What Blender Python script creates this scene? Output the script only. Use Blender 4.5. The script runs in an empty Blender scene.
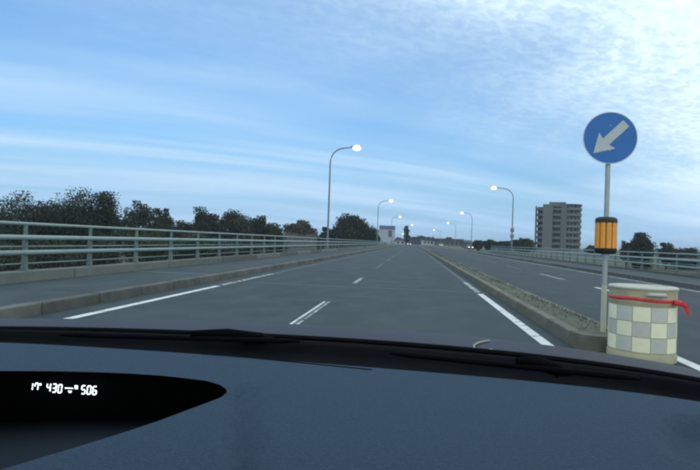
import bpy, bmesh, math, random
import numpy as np
from mathutils import Vector, Matrix

R = math.radians
random.seed(7)
rng = np.random.default_rng(11)
SC = bpy.context.scene
COL = SC.collection

# ------------------------------------------------------------------ camera
EYE = Vector((0.0, 0.0, 1.25))
F = 544.0                      # focal length in photo pixels (photo is 700 x 470)
ROLL = R(2.0)
_u0 = 63 * math.cos(ROLL) + 8 * math.sin(ROLL)
_v0 = -63 * math.sin(ROLL) + 8 * math.cos(ROLL)
YAW = math.atan(_u0 / F)
PITCH = math.atan(_v0 / math.hypot(F, _u0))
cam_d = bpy.data.cameras.new('camera')
cam = bpy.data.objects.new('camera', cam_d)
COL.objects.link(cam)
cam_d.sensor_width = 36.0
cam_d.lens = 36.0 * F / 700.0
cam_d.clip_start = 0.02
cam_d.clip_end = 12000
CAM_R = (Matrix.Rotation(YAW, 4, 'Z') @ Matrix.Rotation(R(90) + PITCH, 4, 'X') @ Matrix.Rotation(ROLL, 4, 'Z'))
cam.matrix_world = Matrix.Translation(EYE) @ CAM_R
SC.camera = cam

# ------------------------------------------------------------------ sky, sun, exposure
SUN_EL, SUN_AZ = 6.0, 150.0          # degrees; azimuth clockwise from the road direction (+Y): behind, to the right
world = bpy.data.worlds.new('World')
SC.world = world
world.use_nodes = True
wn, wl = world.node_tree.nodes, world.node_tree.links
wn.clear()


def N(kind, **kw):
    n = wn.new(kind)
    for k, v in kw.items():
        if hasattr(n, k):
            setattr(n, k, v)
        else:
            n.inputs[k].default_value = v
    return n


def math_node(op, a, b=None, clamp=False):
    n = wn.new('ShaderNodeMath')
    n.operation = op
    n.use_clamp = clamp
    for i, s in enumerate((a, b)):
        if s is None:
            continue
        if isinstance(s, (int, float)):
            n.inputs[i].default_value = s
        else:
            wl.new(s, n.inputs[i])
    return n.outputs[0]


def smooth(v, lo, hi):
    n = wn.new('ShaderNodeMapRange')
    n.interpolation_type = 'SMOOTHSTEP'
    n.inputs['From Min'].default_value = lo
    n.inputs['From Max'].default_value = hi
    wl.new(v, n.inputs['Value'])
    return n.outputs['Result']


sky = wn.new('ShaderNodeTexSky')
sky.sky_type = 'NISHITA'
sky.sun_disc = False
sky.sun_elevation = R(SUN_EL)
sky.sun_rotation = R(SUN_AZ)
sky.altitude = 50
sky.air_density = 1.0
sky.dust_density = 0.6
sky.ozone_density = 3.0
# the whole dusk sky is a thin veil of high cloud: the blue air behind it, streaks of cirrus, and a mackerel deck overhead
tc = wn.new('ShaderNodeTexCoord')
sep = wn.new('ShaderNodeSeparateXYZ')
wl.new(tc.outputs['Generated'], sep.inputs[0])
zc = math_node('MAXIMUM', math_node('ADD', sep.outputs['Z'], 0.10), 0.04)
px_ = math_node('DIVIDE', sep.outputs['X'], zc)
py_ = math_node('DIVIDE', sep.outputs['Y'], zc)
pl = wn.new('ShaderNodeCombineXYZ')
wl.new(px_, pl.inputs[0]); wl.new(py_, pl.inputs[1])


def plane_noise(rot, scale, detail=5.0, rough=0.55, nscale=1.0, dist=0.0, loc=(0, 0, 0)):
    m0 = wn.new('ShaderNodeMapping')
    m0.inputs['Rotation'].default_value = (0, 0, R(rot))
    wl.new(pl.outputs[0], m0.inputs['Vector'])
    m = wn.new('ShaderNodeMapping')
    m.inputs['Scale'].default_value = scale
    m.inputs['Location'].default_value = loc
    wl.new(m0.outputs[0], m.inputs['Vector'])
    n = wn.new('ShaderNodeTexNoise')
    n.inputs['Scale'].default_value = nscale
    n.inputs['Detail'].default_value = detail
    n.inputs['Roughness'].default_value = rough
    n.inputs['Distortion'].default_value = dist
    wl.new(m.outputs[0], n.inputs['Vector'])
    return n.outputs['Fac']


ST = -30                                   # the cirrus streaks run towards the right-hand horizon
streak = plane_noise(ST, (0.22, 1.25, 1), 6, 0.55, 1.1, 0.35, (3.1, 0.4, 0))
broad = plane_noise(ST, (0.14, 0.55, 1), 3, 0.5, 0.9, 0.2, (1.3, 5.2, 2))
ripple = plane_noise(-40, (1.0, 1.35, 1), 4, 0.6, 15.0, 0.5, (0, 0, 4))
clump = plane_noise(0, (0.5, 0.5, 1), 4, 0.55, 1.0, 0.4, (7, 2, 1))
# deck of mackerel cloud: overhead and towards the right, with a ragged edge
edge = math_node('ADD', math_node('MULTIPLY', px_, 0.58), math_node('MULTIPLY', py_, -0.50))
edge = math_node('ADD', edge, math_node('MULTIPLY', clump, 1.6))
deck = smooth(edge, -1.10, 0.85)
cirrus = math_node('MULTIPLY', smooth(streak, 0.28, 0.70), math_node('ADD', math_node('MULTIPLY', smooth(broad, 0.30, 0.65), 0.8), 0.2))
rip = smooth(ripple, 0.32, 0.68)
deck_t = math_node('MULTIPLY', deck, math_node('ADD', math_node('MULTIPLY', rip, 0.24), 0.66))
low = math_node('MULTIPLY', math_node('SUBTRACT', 1.0, smooth(sep.outputs['Z'], -0.02, 0.22)), 0.62)
cover = math_node('ADD', math_node('MULTIPLY', cirrus, 0.62), deck_t)
cover = math_node('ADD', math_node('ADD', cover, low), 0.26)
cover = math_node('MINIMUM', cover, 1.0)
skyc = wn.new('ShaderNodeMix'); skyc.data_type = 'RGBA'; skyc.blend_type = 'MULTIPLY'
skyc.inputs['Factor'].default_value = 1.0
wl.new(sky.outputs[0], skyc.inputs['A'])
skyc.inputs['B'].default_value = (0.80, 1.05, 1.34, 1)
mixc = wn.new('ShaderNodeMix'); mixc.data_type = 'RGBA'
wl.new(cover, mixc.inputs['Factor'])
wl.new(skyc.outputs['Result'], mixc.inputs['A'])
cl = wn.new('ShaderNodeMix'); cl.data_type = 'RGBA'
wl.new(math_node('MINIMUM', math_node('ADD', deck_t, math_node('MULTIPLY', cirrus, 0.30)), 1.0), cl.inputs['Factor'])
cl.inputs['A'].default_value = (1.85, 3.15, 4.7, 1)
cl.inputs['B'].default_value = (5.4, 6.3, 6.6, 1)
wl.new(cl.outputs['Result'], mixc.inputs['B'])
bg = wn.new('ShaderNodeBackground')
bg.inputs['Strength'].default_value = 0.10
wl.new(mixc.outputs['Result'], bg.inputs['Color'])
wo = wn.new('ShaderNodeOutputWorld')
wl.new(bg.outputs[0], wo.inputs['Surface'])

sun_d = bpy.data.lights.new('sun', 'SUN')
sun_d.energy = 0.06
sun_d.angle = R(25)
sun_d.color = (1.0, 0.93, 0.84)
sun = bpy.data.objects.new('sun', sun_d)
COL.objects.link(sun)
_sd = Vector((math.sin(R(SUN_AZ)) * math.cos(R(SUN_EL)), math.cos(R(SUN_AZ)) * math.cos(R(SUN_EL)), math.sin(R(SUN_EL))))
sun.rotation_euler = (-_sd).to_track_quat('-Z', 'Y').to_euler()

vs = SC.view_settings
vs.view_transform = 'Standard'
vs.look = 'None'
vs.exposure = 0.97
vs.gamma = 1.0
vs.use_curve_mapping = False
SC.cycles.pixel_filter_type = 'BLACKMAN_HARRIS'
SC.cycles.filter_width = 2.5
SC.cycles.max_bounces = 6
SC.cycles.use_denoising = True


# ------------------------------------------------------------------ pixel -> place helpers
def ray(px, py):
    d = CAM_R.to_3x3() @ Vector(((px - 350) / F, -(py - 235) / F, -1.0))
    return d                       # unit depth along the camera axis


def at_depth(px, py, d):
    return EYE + ray(px, py) * d


def at_z(px, py, z):
    r = ray(px, py)
    return EYE + r * ((z - EYE.z) / r.z)


def at_y(px, py, y):
    r = ray(px, py)
    return EYE + r * (y / r.y)


def at_x(px, py, x):
    r = ray(px, py)
    return EYE + r * (x / r.x)


# ------------------------------------------------------------------ materials
MATS = {}


def mat(name, color, rough=0.8, metal=0.0, var=0.0, scale=4.0, color2=None, bump=0.0, bscale=60.0, rand=0.0,
        coat=0.0, emit=None, emit_s=0.0, spec=0.5, stretch=None, dirt=None, dirt_scale=0.6, dirt_lo=0.5, dirt_hi=0.75, coat_rough=0.1):
    if name in MATS:
        return MATS[name]
    m = bpy.data.materials.new(name)
    MATS[name] = m
    m.use_nodes = True
    nt = m.node_tree
    b = nt.nodes['Principled BSDF']
    b.inputs['Roughness'].default_value = rough
    b.inputs['Metallic'].default_value = metal
    b.inputs['Specular IOR Level'].default_value = spec
    b.inputs['Coat Weight'].default_value = coat
    b.inputs['Coat Roughness'].default_value = coat_rough
    co = nt.nodes.new('ShaderNodeTexCoord')
    mp = nt.nodes.new('ShaderNodeMapping')
    if stretch:
        mp.inputs['Scale'].default_value = stretch
    nt.links.new(co.outputs['Object'], mp.inputs['Vector'])
    c2 = color2 or tuple(max(0, c * (1 - var)) for c in color)
    last = None
    nz = nt.nodes.new('ShaderNodeTexNoise')
    nz.inputs['Scale'].default_value = scale
    nz.inputs['Detail'].default_value = 6
    nz.inputs['Roughness'].default_value = 0.6
    nt.links.new(mp.outputs[0], nz.inputs['Vector'])
    rp = nt.nodes.new('ShaderNodeMapRange')
    rp.inputs['From Min'].default_value = 0.3
    rp.inputs['From Max'].default_value = 0.7
    nt.links.new(nz.outputs['Fac'], rp.inputs['Value'])
    mx = nt.nodes.new('ShaderNodeMix'); mx.data_type = 'RGBA'
    mx.inputs['A'].default_value = (*color, 1)
    mx.inputs['B'].default_value = (*c2, 1)
    nt.links.new(rp.outputs['Result'], mx.inputs['Factor'])
    last = mx.outputs['Result']
    if dirt:
        n2 = nt.nodes.new('ShaderNodeTexNoise')
        n2.inputs['Scale'].default_value = dirt_scale
        n2.inputs['Detail'].default_value = 8
        n2.inputs['Roughness'].default_value = 0.65
        nt.links.new(co.outputs['Object'], n2.inputs['Vector'])
        r2 = nt.nodes.new('ShaderNodeMapRange')
        r2.inputs['From Min'].default_value = dirt_lo
        r2.inputs['From Max'].default_value = dirt_hi
        nt.links.new(n2.outputs['Fac'], r2.inputs['Value'])
        m2 = nt.nodes.new('ShaderNodeMix'); m2.data_type = 'RGBA'
        nt.links.new(r2.outputs['Result'], m2.inputs['Factor'])
        nt.links.new(last, m2.inputs['A'])
        m2.inputs['B'].default_value = (*dirt, 1)
        last = m2.outputs['Result']
    if rand:
        oi = nt.nodes.new('ShaderNodeObjectInfo')
        hs = nt.nodes.new('ShaderNodeHueSaturation')
        r3 = nt.nodes.new('ShaderNodeMapRange')
        r3.inputs['To Min'].default_value = 1 - rand
        r3.inputs['To Max'].default_value = 1 + rand
        nt.links.new(oi.outputs['Random'], r3.inputs['Value'])
        nt.links.new(r3.outputs['Result'], hs.inputs['Value'])
        nt.links.new(last, hs.inputs['Color'])
        last = hs.outputs['Color']
    nt.links.new(last, b.inputs['Base Color'])
    if bump:
        nb = nt.nodes.new('ShaderNodeTexNoise')
        nb.inputs['Scale'].default_value = bscale
        nb.inputs['Detail'].default_value = 4
        nt.links.new(co.outputs['Object'], nb.inputs['Vector'])
        bp = nt.nodes.new('ShaderNodeBump')
        bp.inputs['Strength'].default_value = bump
        bp.inputs['Distance'].default_value = 0.02
        nt.links.new(nb.outputs['Fac'], bp.inputs['Height'])
        nt.links.new(bp.outputs[0], b.inputs['Normal'])
    if emit:
        b.inputs['Emission Color'].default_value = (*emit, 1)
        b.inputs['Emission Strength'].default_value = emit_s
    return m


def asphalt_mat(name, base, base2, crack=0.35):
    m = bpy.data.materials.new(name)
    m.use_nodes = True
    nt = m.node_tree
    L = nt.links
    b = nt.nodes['Principled BSDF']
    b.inputs['Roughness'].default_value = 0.85
    b.inputs['Specular IOR Level'].default_value = 0.35
    co = nt.nodes.new('ShaderNodeTexCoord')

    def noise(scale, stretch=(1, 1, 1), detail=6, rough=0.6):
        mp = nt.nodes.new('ShaderNodeMapping')
        mp.inputs['Scale'].default_value = stretch
        L.new(co.outputs['Object'], mp.inputs['Vector'])
        n = nt.nodes.new('ShaderNodeTexNoise')
        n.inputs['Scale'].default_value = scale
        n.inputs['Detail'].default_value = detail
        n.inputs['Roughness'].default_value = rough
        L.new(mp.outputs[0], n.inputs['Vector'])
        return n.outputs['Fac']

    def rng_(v, lo, hi, a=0.0, c=1.0):
        r = nt.nodes.new('ShaderNodeMapRange')
        r.inputs['From Min'].default_value = lo
        r.inputs['From Max'].default_value = hi
        r.inputs['To Min'].default_value = a
        r.inputs['To Max'].default_value = c
        L.new(v, r.inputs['Value'])
        return r.outputs['Result']

    def mix(f, a, bb, blend='MIX'):
        x = nt.nodes.new('ShaderNodeMix'); x.data_type = 'RGBA'; x.blend_type = blend
        if isinstance(f, float):
            x.inputs['Factor'].default_value = f
        else:
            L.new(f, x.inputs['Factor'])
        for s, v in (('A', a), ('B', bb)):
            if isinstance(v, tuple):
                x.inputs[s].default_value = (*v, 1)
            else:
                L.new(v, x.inputs[s])
        return x.outputs['Result']
    c = mix(rng_(noise(0.35, (1, 0.12, 1)), 0.35, 0.65), base, base2)          # wheel-track bands along the road
    c = mix(rng_(noise(1.3, (1, 0.6, 1), 8), 0.42, 0.72, 0, 0.8), c, tuple(x * 1.5 for x in base))
    c = mix(rng_(noise(90, (1, 1, 1), 3), 0.3, 0.7, 0, 0.7), c, tuple(x * 0.55 for x in base2))  # aggregate
    vo = nt.nodes.new('ShaderNodeTexVoronoi')
    vo.feature = 'DISTANCE_TO_EDGE'
    vo.inputs['Scale'].default_value = 0.22
    nw = nt.nodes.new('ShaderNodeTexNoise'); nw.inputs['Scale'].default_value = 0.8; nw.inputs['Detail'].default_value = 6
    L.new(co.outputs['Object'], nw.inputs['Vector'])
    va = nt.nodes.new('ShaderNodeVectorMath'); va.operation = 'SCALE'; va.inputs['Scale'].default_value = 1.6
    L.new(nw.outputs['Color'], va.inputs[0])
    vb = nt.nodes.new('ShaderNodeVectorMath'); vb.operation = 'ADD'
    L.new(co.outputs['Object'], vb.inputs[0]); L.new(va.outputs[0], vb.inputs[1])
    L.new(vb.outputs[0], vo.inputs['Vector'])
    ck = rng_(vo.outputs['Distance'], 0.0, 0.006, crack, 0.0)
    c = mix(ck, c, (0.015, 0.016, 0.018))
    L.new(c, b.inputs['Base Color'])
    bp = nt.nodes.new('ShaderNodeBump')
    bp.inputs['Strength'].default_value = 0.35
    bp.inputs['Distance'].default_value = 0.01
    L.new(noise(140, (1, 1, 1), 3), bp.inputs['Height'])
    L.new(bp.outputs[0], b.inputs['Normal'])
    MATS[name] = m
    return m


def paint_mat(name, color, under, lo, hi):
    """road paint worn through to the asphalt in patches"""
    return mat(name, color, 0.75, var=0.15, scale=6, dirt=under, dirt_scale=5.0, dirt_lo=lo, dirt_hi=hi, bump=0.15, bscale=120)


ASPH = (0.050, 0.071, 0.080)
asphalt_mat('asphalt', ASPH, (0.039, 0.057, 0.065))
asphalt_mat('asphalt_far_side', (0.047, 0.061, 0.073), (0.039, 0.051, 0.061))
asphalt_mat('sidewalk_asphalt', (0.056, 0.075, 0.082), (0.045, 0.061, 0.067), 0.5)
mat('concrete', (0.15, 0.16, 0.15), 0.9, var=0.25, scale=3, bump=0.3, bscale=40, rand=0.3, dirt=(0.14, 0.14, 0.12), dirt_scale=1.2)
mat('kerb_concrete', (0.130, 0.130, 0.118), 0.9, var=0.3, scale=3, bump=0.4, bscale=30, rand=0.22, dirt=(0.065, 0.064, 0.055), dirt_scale=1.6, dirt_lo=0.45)
mat('median_concrete', (0.19, 0.18, 0.14), 0.92, var=0.3, scale=3, bump=0.4, bscale=30, rand=0.12, dirt=(0.085, 0.085, 0.065), dirt_scale=1.8, dirt_lo=0.42)
mat('soil', (0.076, 0.088, 0.064), 0.95, color2=(0.105, 0.104, 0.080), scale=2.2, bump=0.25, bscale=25)
mat('ground', (0.06, 0.07, 0.04), 0.95, color2=(0.10, 0.095, 0.06), scale=0.12, bump=0.5, bscale=2.0)
mat('galvanised', (0.40, 0.43, 0.44), 0.42, metal=0.25, var=0.15, scale=3, dirt=(0.26, 0.29, 0.29), dirt_scale=2.5)
mat('rail_paint', (0.25, 0.34, 0.34), 0.5, var=0.12, scale=2, dirt=(0.17, 0.21, 0.21), dirt_scale=1.6, dirt_lo=0.52, rand=0.05)
mat('rail_post_paint', (0.15, 0.19, 0.19), 0.6, var=0.2, scale=3, dirt=(0.10, 0.12, 0.12), dirt_scale=2.0, dirt_lo=0.5, rand=0.08)
mat('lamp_post_paint', (0.20, 0.22, 0.25), 0.5, metal=0.2, var=0.15)
mat('lamp_glow', (0.9, 0.9, 0.85), 0.4, emit=(1.0, 0.86, 0.52), emit_s=1.5)
mat('black_plastic', (0.012, 0.013, 0.016), 0.55, var=0.2, scale=20)
mat('black_rubber', (0.009, 0.009, 0.010), 0.9, spec=0.05, var=0.2, scale=30)
paint_mat('road_paint', (0.72, 0.73, 0.72), (0.075, 0.085, 0.09), 0.56, 0.66)
paint_mat('worn_paint', (0.52, 0.54, 0.54), (0.068, 0.08, 0.084), 0.42, 0.60)
paint_mat('faint_paint', (0.14, 0.155, 0.16), (0.062, 0.074, 0.078), 0.38, 0.58)
mat('joint_steel', (0.12, 0.13, 0.13), 0.6, metal=0.3, var=0.3, scale=8)


# ------------------------------------------------------------------ mesh helpers
def link(o, parent=None):
    COL.objects.link(o)
    if parent is not None:
        o.parent = parent
    return o


def tag(o, label=None, category=None, group=None, kind=None):
    if label: o['label'] = label
    if category: o['category'] = category
    if group: o['group'] = group
    if kind: o['kind'] = kind
    return o


def empty(name, loc, label, category, group=None, rz=0.0):
    o = bpy.data.objects.new(name, None)
    o.location = loc
    o.rotation_euler = (0, 0, rz)
    o.empty_display_size = 0.2
    link(o)
    return tag(o, label, category, group)


def obj(name, bm, material, parent=None, smooth_=False, loc=None, auto=None):
    me = bpy.data.meshes.new(name)
    if isinstance(bm, bmesh.types.BMesh):
        bmesh.ops.recalc_face_normals(bm, faces=bm.faces)
        bm.to_mesh(me)
        bm.free()
    else:
        me.from_pydata(*bm)
    ms = material if isinstance(material, (list, tuple)) else [material]
    for m in ms:
        me.materials.append(MATS[m] if isinstance(m, str) else m)
    if smooth_:
        for p in me.polygons:
            p.use_smooth = True
        if auto is not None:
            try:
                me.set_sharp_from_angle(angle=R(auto))
            except Exception:
                pass
    o = bpy.data.objects.new(name, me)
    if loc is not None:
        o.location = loc
    return link(o, parent)


def box(bm, x0, x1, y0, y1, z0, z1, bev=0.0):
    r = bmesh.ops.create_cube(bm, size=1.0)
    for v in r['verts']:
        v.co = Vector(((x0 + x1) / 2 + v.co.x * (x1 - x0), (y0 + y1) / 2 + v.co.y * (y1 - y0), (z0 + z1) / 2 + v.co.z * (z1 - z0)))
    if bev:
        es = list({e for v in r['verts'] for e in v.link_edges})
        bmesh.ops.bevel(bm, geom=es, offset=bev, segments=2, affect='EDGES', profile=0.5)
    return bm


def bmbox(*a, **k):
    return box(bmesh.new(), *a, **k)


def tube(bm, pts, radii, seg=8, cap=True):
    pts = [Vector(p) for p in pts]
    if isinstance(radii, (int, float)):
        radii = [radii] * len(pts)
    rings = []
    up = Vector((0, 0, 1))
    for i, p in enumerate(pts):
        t = (pts[min(i + 1, len(pts) - 1)] - pts[max(i - 1, 0)]).normalized()
        a = up if abs(t.dot(up)) < 0.95 else Vector((1, 0, 0))
        s = t.cross(a).normalized()
        n = s.cross(t).normalized()
        rings.append([bm.verts.new(p + (s * math.cos(2 * math.pi * k / seg) + n * math.sin(2 * math.pi * k / seg)) * radii[i]) for k in range(seg)])
    for a, b in zip(rings, rings[1:]):
        for k in range(seg):
            bm.faces.new((a[k], a[(k + 1) % seg], b[(k + 1) % seg], b[k]))
    if cap:
        bm.faces.new(rings[0][::-1]); bm.faces.new(rings[-1])
    return bm


def lathe(bm, prof, seg=24, centre=(0, 0)):
    rings = []
    for r, z in prof:
        rings.append([bm.verts.new((centre[0] + r * math.cos(2 * math.pi * k / seg), centre[1] + r * math.sin(2 * math.pi * k / seg), z)) for k in range(seg)])
    for a, b in zip(rings, rings[1:]):
        for k in range(seg):
            bm.faces.new((a[k], a[(k + 1) % seg], b[(k + 1) % seg], b[k]))
    bm.faces.new(rings[0][::-1]); bm.faces.new(rings[-1])
    return bm


def prism(bm, poly, axis_from, axis_to, fn):
    """poly: list of 2-D points; fn(u, v, t) -> 3-D; extruded between t values"""
    a = [bm.verts.new(fn(u, v, axis_from)) for u, v in poly]
    b = [bm.verts.new(fn(u, v, axis_to)) for u, v in poly]
    n = len(poly)
    for i in range(n):
        bm.faces.new((a[i], a[(i + 1) % n], b[(i + 1) % n], b[i]))
    bm.faces.new(a[::-1]); bm.faces.new(b)
    return bm


def sheet(name, x0, x1, y0, y1, z, material, parent=None, kind='structure', ny=1):
    bm = bmesh.new()
    ys = [y0 + (y1 - y0) * i / ny for i in range(ny + 1)]
    vs_ = [(bm.verts.new((x0, y, z)), bm.verts.new((x1, y, z))) for y in ys]
    for a, b in zip(vs_, vs_[1:]):
        bm.faces.new((a[0], a[1], b[1], b[0]))
    o = obj(name, bm, material, parent)
    if kind and parent is None:
        o['kind'] = kind
    return o


def copy_tree(o, parent=None, label=None):
    c = o.copy()
    COL.objects.link(c)
    c.parent = parent
    if label:
        c['label'] = label
    for ch in o.children:
        copy_tree(ch, c)
    return c


def sstep(t, a, b):
    t = min(1.0, max(0.0, (t - a) / (b - a)))
    return t * t * (3 - 2 * t)


# ------------------------------------------------------------------ terrain
def ground_z(x, y):
    far = 1 - sstep(y, 105, 190) if x > 0 else 1 - sstep(y, 130, 260)
    side = sstep(x, 14.5, 26) if x > 0 else sstep(-x, 9.4, 20)
    deep = 4.2 if x > 0 else 5.0
    return -0.12 - deep * side * far


xs = [-6000, -2500, -900, -400, -200, -120, -80, -50, -34, -26, -20, -17, -14, -11.5, -9.4, -4, 0, 4, 9, 14.5, 17, 20, 23, 26, 34, 50, 80, 130, 220, 400, 900, 2500, 6000]
ysl = [-400, -150, -60, -20, 0, 20, 40, 60, 80, 100, 110, 120, 135, 150, 165, 180, 200, 230, 270, 330, 420, 600, 1000, 2000, 4000, 8000]
gv = [(x, y, ground_z(x, y)) for y in ysl for x in xs]
nxs = len(xs)
gf = [(j * nxs + i, j * nxs + i + 1, (j + 1) * nxs + i + 1, (j + 1) * nxs + i) for j in range(len(ysl) - 1) for i in range(nxs - 1)]
tag(obj('ground', (gv, [], gf), 'ground', smooth_=True), kind='structure')

# low far hills closing the horizon
hm = []
hv, hf = [], []
hr = random.Random(3)
nh = 90
for i in range(nh + 1):
    a = R(-75 + 150 * i / nh)
    h = 10 + 9 * math.sin(i * 0.31) + 7 * math.sin(i * 0.83 + 1) + hr.uniform(-2, 2)
    d = 2600
    for rr, zz in ((d - 500, -1), (d, max(4, h)), (d + 700, -1)):
        hv.append((rr * math.sin(a), rr * math.cos(a), zz))
for i in range(nh):
    for k in range(2):
        hf.append((i * 3 + k, i * 3 + 3 + k, i * 3 + 4 + k, i * 3 + 1 + k))
mat('far_hill', (0.06, 0.08, 0.07), 0.95, var=0.3, scale=0.01)
tag(obj('hills', (hv, [], hf), 'far_hill', smooth_=True), kind='structure')

# ------------------------------------------------------------------ roads
XL_KERB, XM0, XM1, XR_KERB = -5.42, 2.06, 2.78, 9.75
NOSE_Y = 6.95
Y0, Y1 = -25.0, 640.0
sheet('road', XL_KERB - 0.05, XM0 + 0.0, Y0, Y1, 0.0, 'asphalt', ny=40)
sheet('opposite_road', XM0 + 0.0, XR_KERB + 0.05, Y0, Y1, 0.0, 'asphalt_far_side', ny=40)
# side road joining from the right, beyond the end of the railing
sheet('side_road', XR_KERB + 0.05, 70, 97, 128, 0.0, 'asphalt_far_side', ny=2)

# markings: sheets 4 mm above the asphalt
def mark(x0, x1, y0, y1, m, name='lane_marking', z=0.004):
    o = sheet(name, x0, x1, y0, y1, z, m)
    return o


mark(1.68, 1.83, 7.0, 14.3, 'road_paint', 'edge_line')
mark(1.68, 1.83, 14.75, 18.4, 'worn_paint', 'edge_line')
mark(1.69, 1.82, 18.5, 120, 'faint_paint', 'edge_line')
mark(-4.90, -4.75, 2.0, 13.2, 'road_paint', 'edge_line')
mark(-4.90, -4.75, 13.4, 18.5, 'worn_paint', 'edge_line')
mark(-4.89, -4.76, 18.5, 120, 'faint_paint', 'edge_line')
for a_, b_, m_ in ((-1.755, -1.715, 'road_paint'), (-1.714, -1.656, 'faint_paint'), (-1.655, -1.615, 'worn_paint')):
    mark(a_, b_, 6.0, 10.9, m_)
for k in range(1, 12):
    y = 6.0 + 10 * k
    mark(-1.74, -1.62, y, y + (2.4 if k == 1 else 5), 'worn_paint' if k in (1,) else 'faint_paint')
for (a, b, m) in ((1.0, 9.9, 'road_paint'), (13.9, 18.7, 'road_paint'), (22.4, 26.5, 'worn_paint'), (31, 36, 'faint_paint'), (40, 45, 'faint_paint'), (49, 54, 'faint_paint'), (58, 63, 'faint_paint')):
    if a < 2: a = 5.0
    mark(5.92, 6.07, a, b, m)
mark(3.05, 3.20, 1.5, 60, 'road_paint', 'edge_line')
mark(9.10, 9.24, 4, 90, 'worn_paint', 'edge_line')
# expansion joint of the bridge deck: two steel edges and a dark seal
ej = tag(bpy.data.objects.new('expansion_joint', None), kind='structure'); link(ej)
for a, b, m in ((14.49, 14.55, 'joint_steel'), (14.55, 14.60, 'black_rubber'), (14.60, 14.66, 'joint_steel')):
    obj('joint_bar', bmbox(XL_KERB + 0.02, XM0 - 0.02, a, b, -0.02, 0.007 if m == 'joint_steel' else 0.002), m, ej)

# ------------------------------------------------------------------ left sidewalk with kerb stones, plinth and railing
SW_Z = 0.17
XP = -8.05            # railing line
sw = obj('sidewalk', bmbox(XP - 0.35, XL_KERB - 0.20, Y0, 420, -0.3, SW_Z), 'sidewalk_asphalt')
sw['kind'] = 'structure'
ks_me = None


def stones(parent, x0, x1, z0, z1, y_from, y_to, length, material, gap=0.014, jitter=0.006, name='kerb_stone'):
    me = None
    n = int((y_to - y_from) / length)
    for i in range(n):
        if me is None:
            o = obj(name, bmbox(x0, x1, gap / 2, length - gap / 2, z0, z1, bev=0.018), material, parent)
            me = o.data
        else:
            o = bpy.data.objects.new(name, me)
            link(o, parent)
        o.location = (random.uniform(-jitter, jitter), y_from + i * length, random.uniform(-jitter, jitter))
    return y_from + n * length


ye = stones(sw, XL_KERB - 0.20, XL_KERB, -0.1, 0.178, 0.0, 90, 1.5, 'kerb_concrete')
obj('kerb', bmbox(XL_KERB - 0.20, XL_KERB, ye, 420, -0.1, 0.178), 'kerb_concrete', sw)
ye = stones(sw, XP - 0.17, XP + 0.17, SW_Z - 0.05, 0.385, 2.0, 100, 5.0, 'concrete', gap=0.03, jitter=0.004, name='plinth_block')
obj('plinth', bmbox(XP - 0.17, XP + 0.17, ye, 300, SW_Z - 0.05, 0.385), 'concrete', sw)
# joint across the sidewalk
obj('joint_cover', bmbox(XP + 0.2, XL_KERB - 0.21, 14.45, 14.67, SW_Z - 0.01, SW_Z + 0.008), 'joint_steel', sw)


def railing(name, x, zb, heights, posts_y, y_end, side, label, rail_r):
    """side: +1 when the road is towards +x"""
    e = empty(name, (x, 0, zb), label, 'railing')
    top = heights[0]
    bm = bmesh.new()
    # I-shaped post with a flared foot and a foot plate
    prof = [(-0.06, 0.0), (0.06, 0.0), (0.045, 0.2), (0.038, top - 0.32), (0.02, top - 0.24), (0.018, top), (-0.018, top), (-0.02, top - 0.24), (-0.038, top - 0.32), (-0.045, 0.2)]
    prism(bm, prof, -0.042, 0.042, lambda u, v, t: Vector((u, t, v)))
    box(bm, -0.12, 0.12, -0.10, 0.10, -0.012, 0.012)
    first = None
    for y in posts_y:
        if first is None:
            o = obj('post', bm, 'rail_post_paint', e); first = o
        else:
            o = bpy.data.objects.new('post', first.data); link(o, e)
        o.location = (0, y, 0)
    for i, (h, r) in enumerate(zip(heights, rail_r)):
        b2 = bmesh.new()
        off = 0.0 if i == 0 else side * (0.036 + r)
        ys = [-20] + list(np.arange(0, y_end, 12.0)) + [y_end]
        tube(b2, [(off, y, h) for y in ys], r, 10)
        obj('rail', b2, 'rail_paint', e, True, auto=50)
    for h in (heights[2] + 0.12, heights[2] - 0.24):
        b2 = bmesh.new()
        tube(b2, [(-side * 0.058, -20, h), (-side * 0.058, y_end, h)], 0.017, 6)
        obj('back_rail', b2, 'rail_paint', e, True)
    return e


def y_on_line(px, py, x):
    return at_x(px, py, x).y


post_y = [y_on_line(p, 260, XP) for p in (24.5, 88, 135, 170.5)]
print('POST_Y', post_y)
step = 2.3
py0 = post_y[0]
rail_posts = [py0 + step * i for i in range(-4, 70)]
railing('railing', XP, 0.387, (0.985, 0.70, 0.385), rail_posts, 150, 1,
        'pale green tubular bridge railing along the left sidewalk', (0.034, 0.052, 0.052))

# ------------------------------------------------------------------ right sidewalk and railing
XQ = 12.7
sw2 = obj('sidewalk', bmbox(XR_KERB + 0.18, XQ + 0.4, Y0, 96, -0.3, 0.13), 'sidewalk_asphalt')
sw2['kind'] = 'structure'
ye = stones(sw2, XR_KERB, XR_KERB + 0.18, -0.1, 0.15, 8.0, 96, 2.0, 'kerb_concrete')
obj('kerb', bmbox(XR_KERB, XR_KERB + 0.18, Y0, 8.0, -0.1, 0.15), 'kerb_concrete', sw2)
obj('plinth', bmbox(XQ - 0.15, XQ + 0.15, Y0, 93, 0.1, 0.22), 'concrete', sw2)
railing('railing', XQ, 0.222, (0.95, 0.66, 0.35), [10 + 2.0 * i for i in range(0, 41)], 91, -1,
        'pale green tubular railing on the far right beyond the opposite road', (0.034, 0.05, 0.05))

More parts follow.
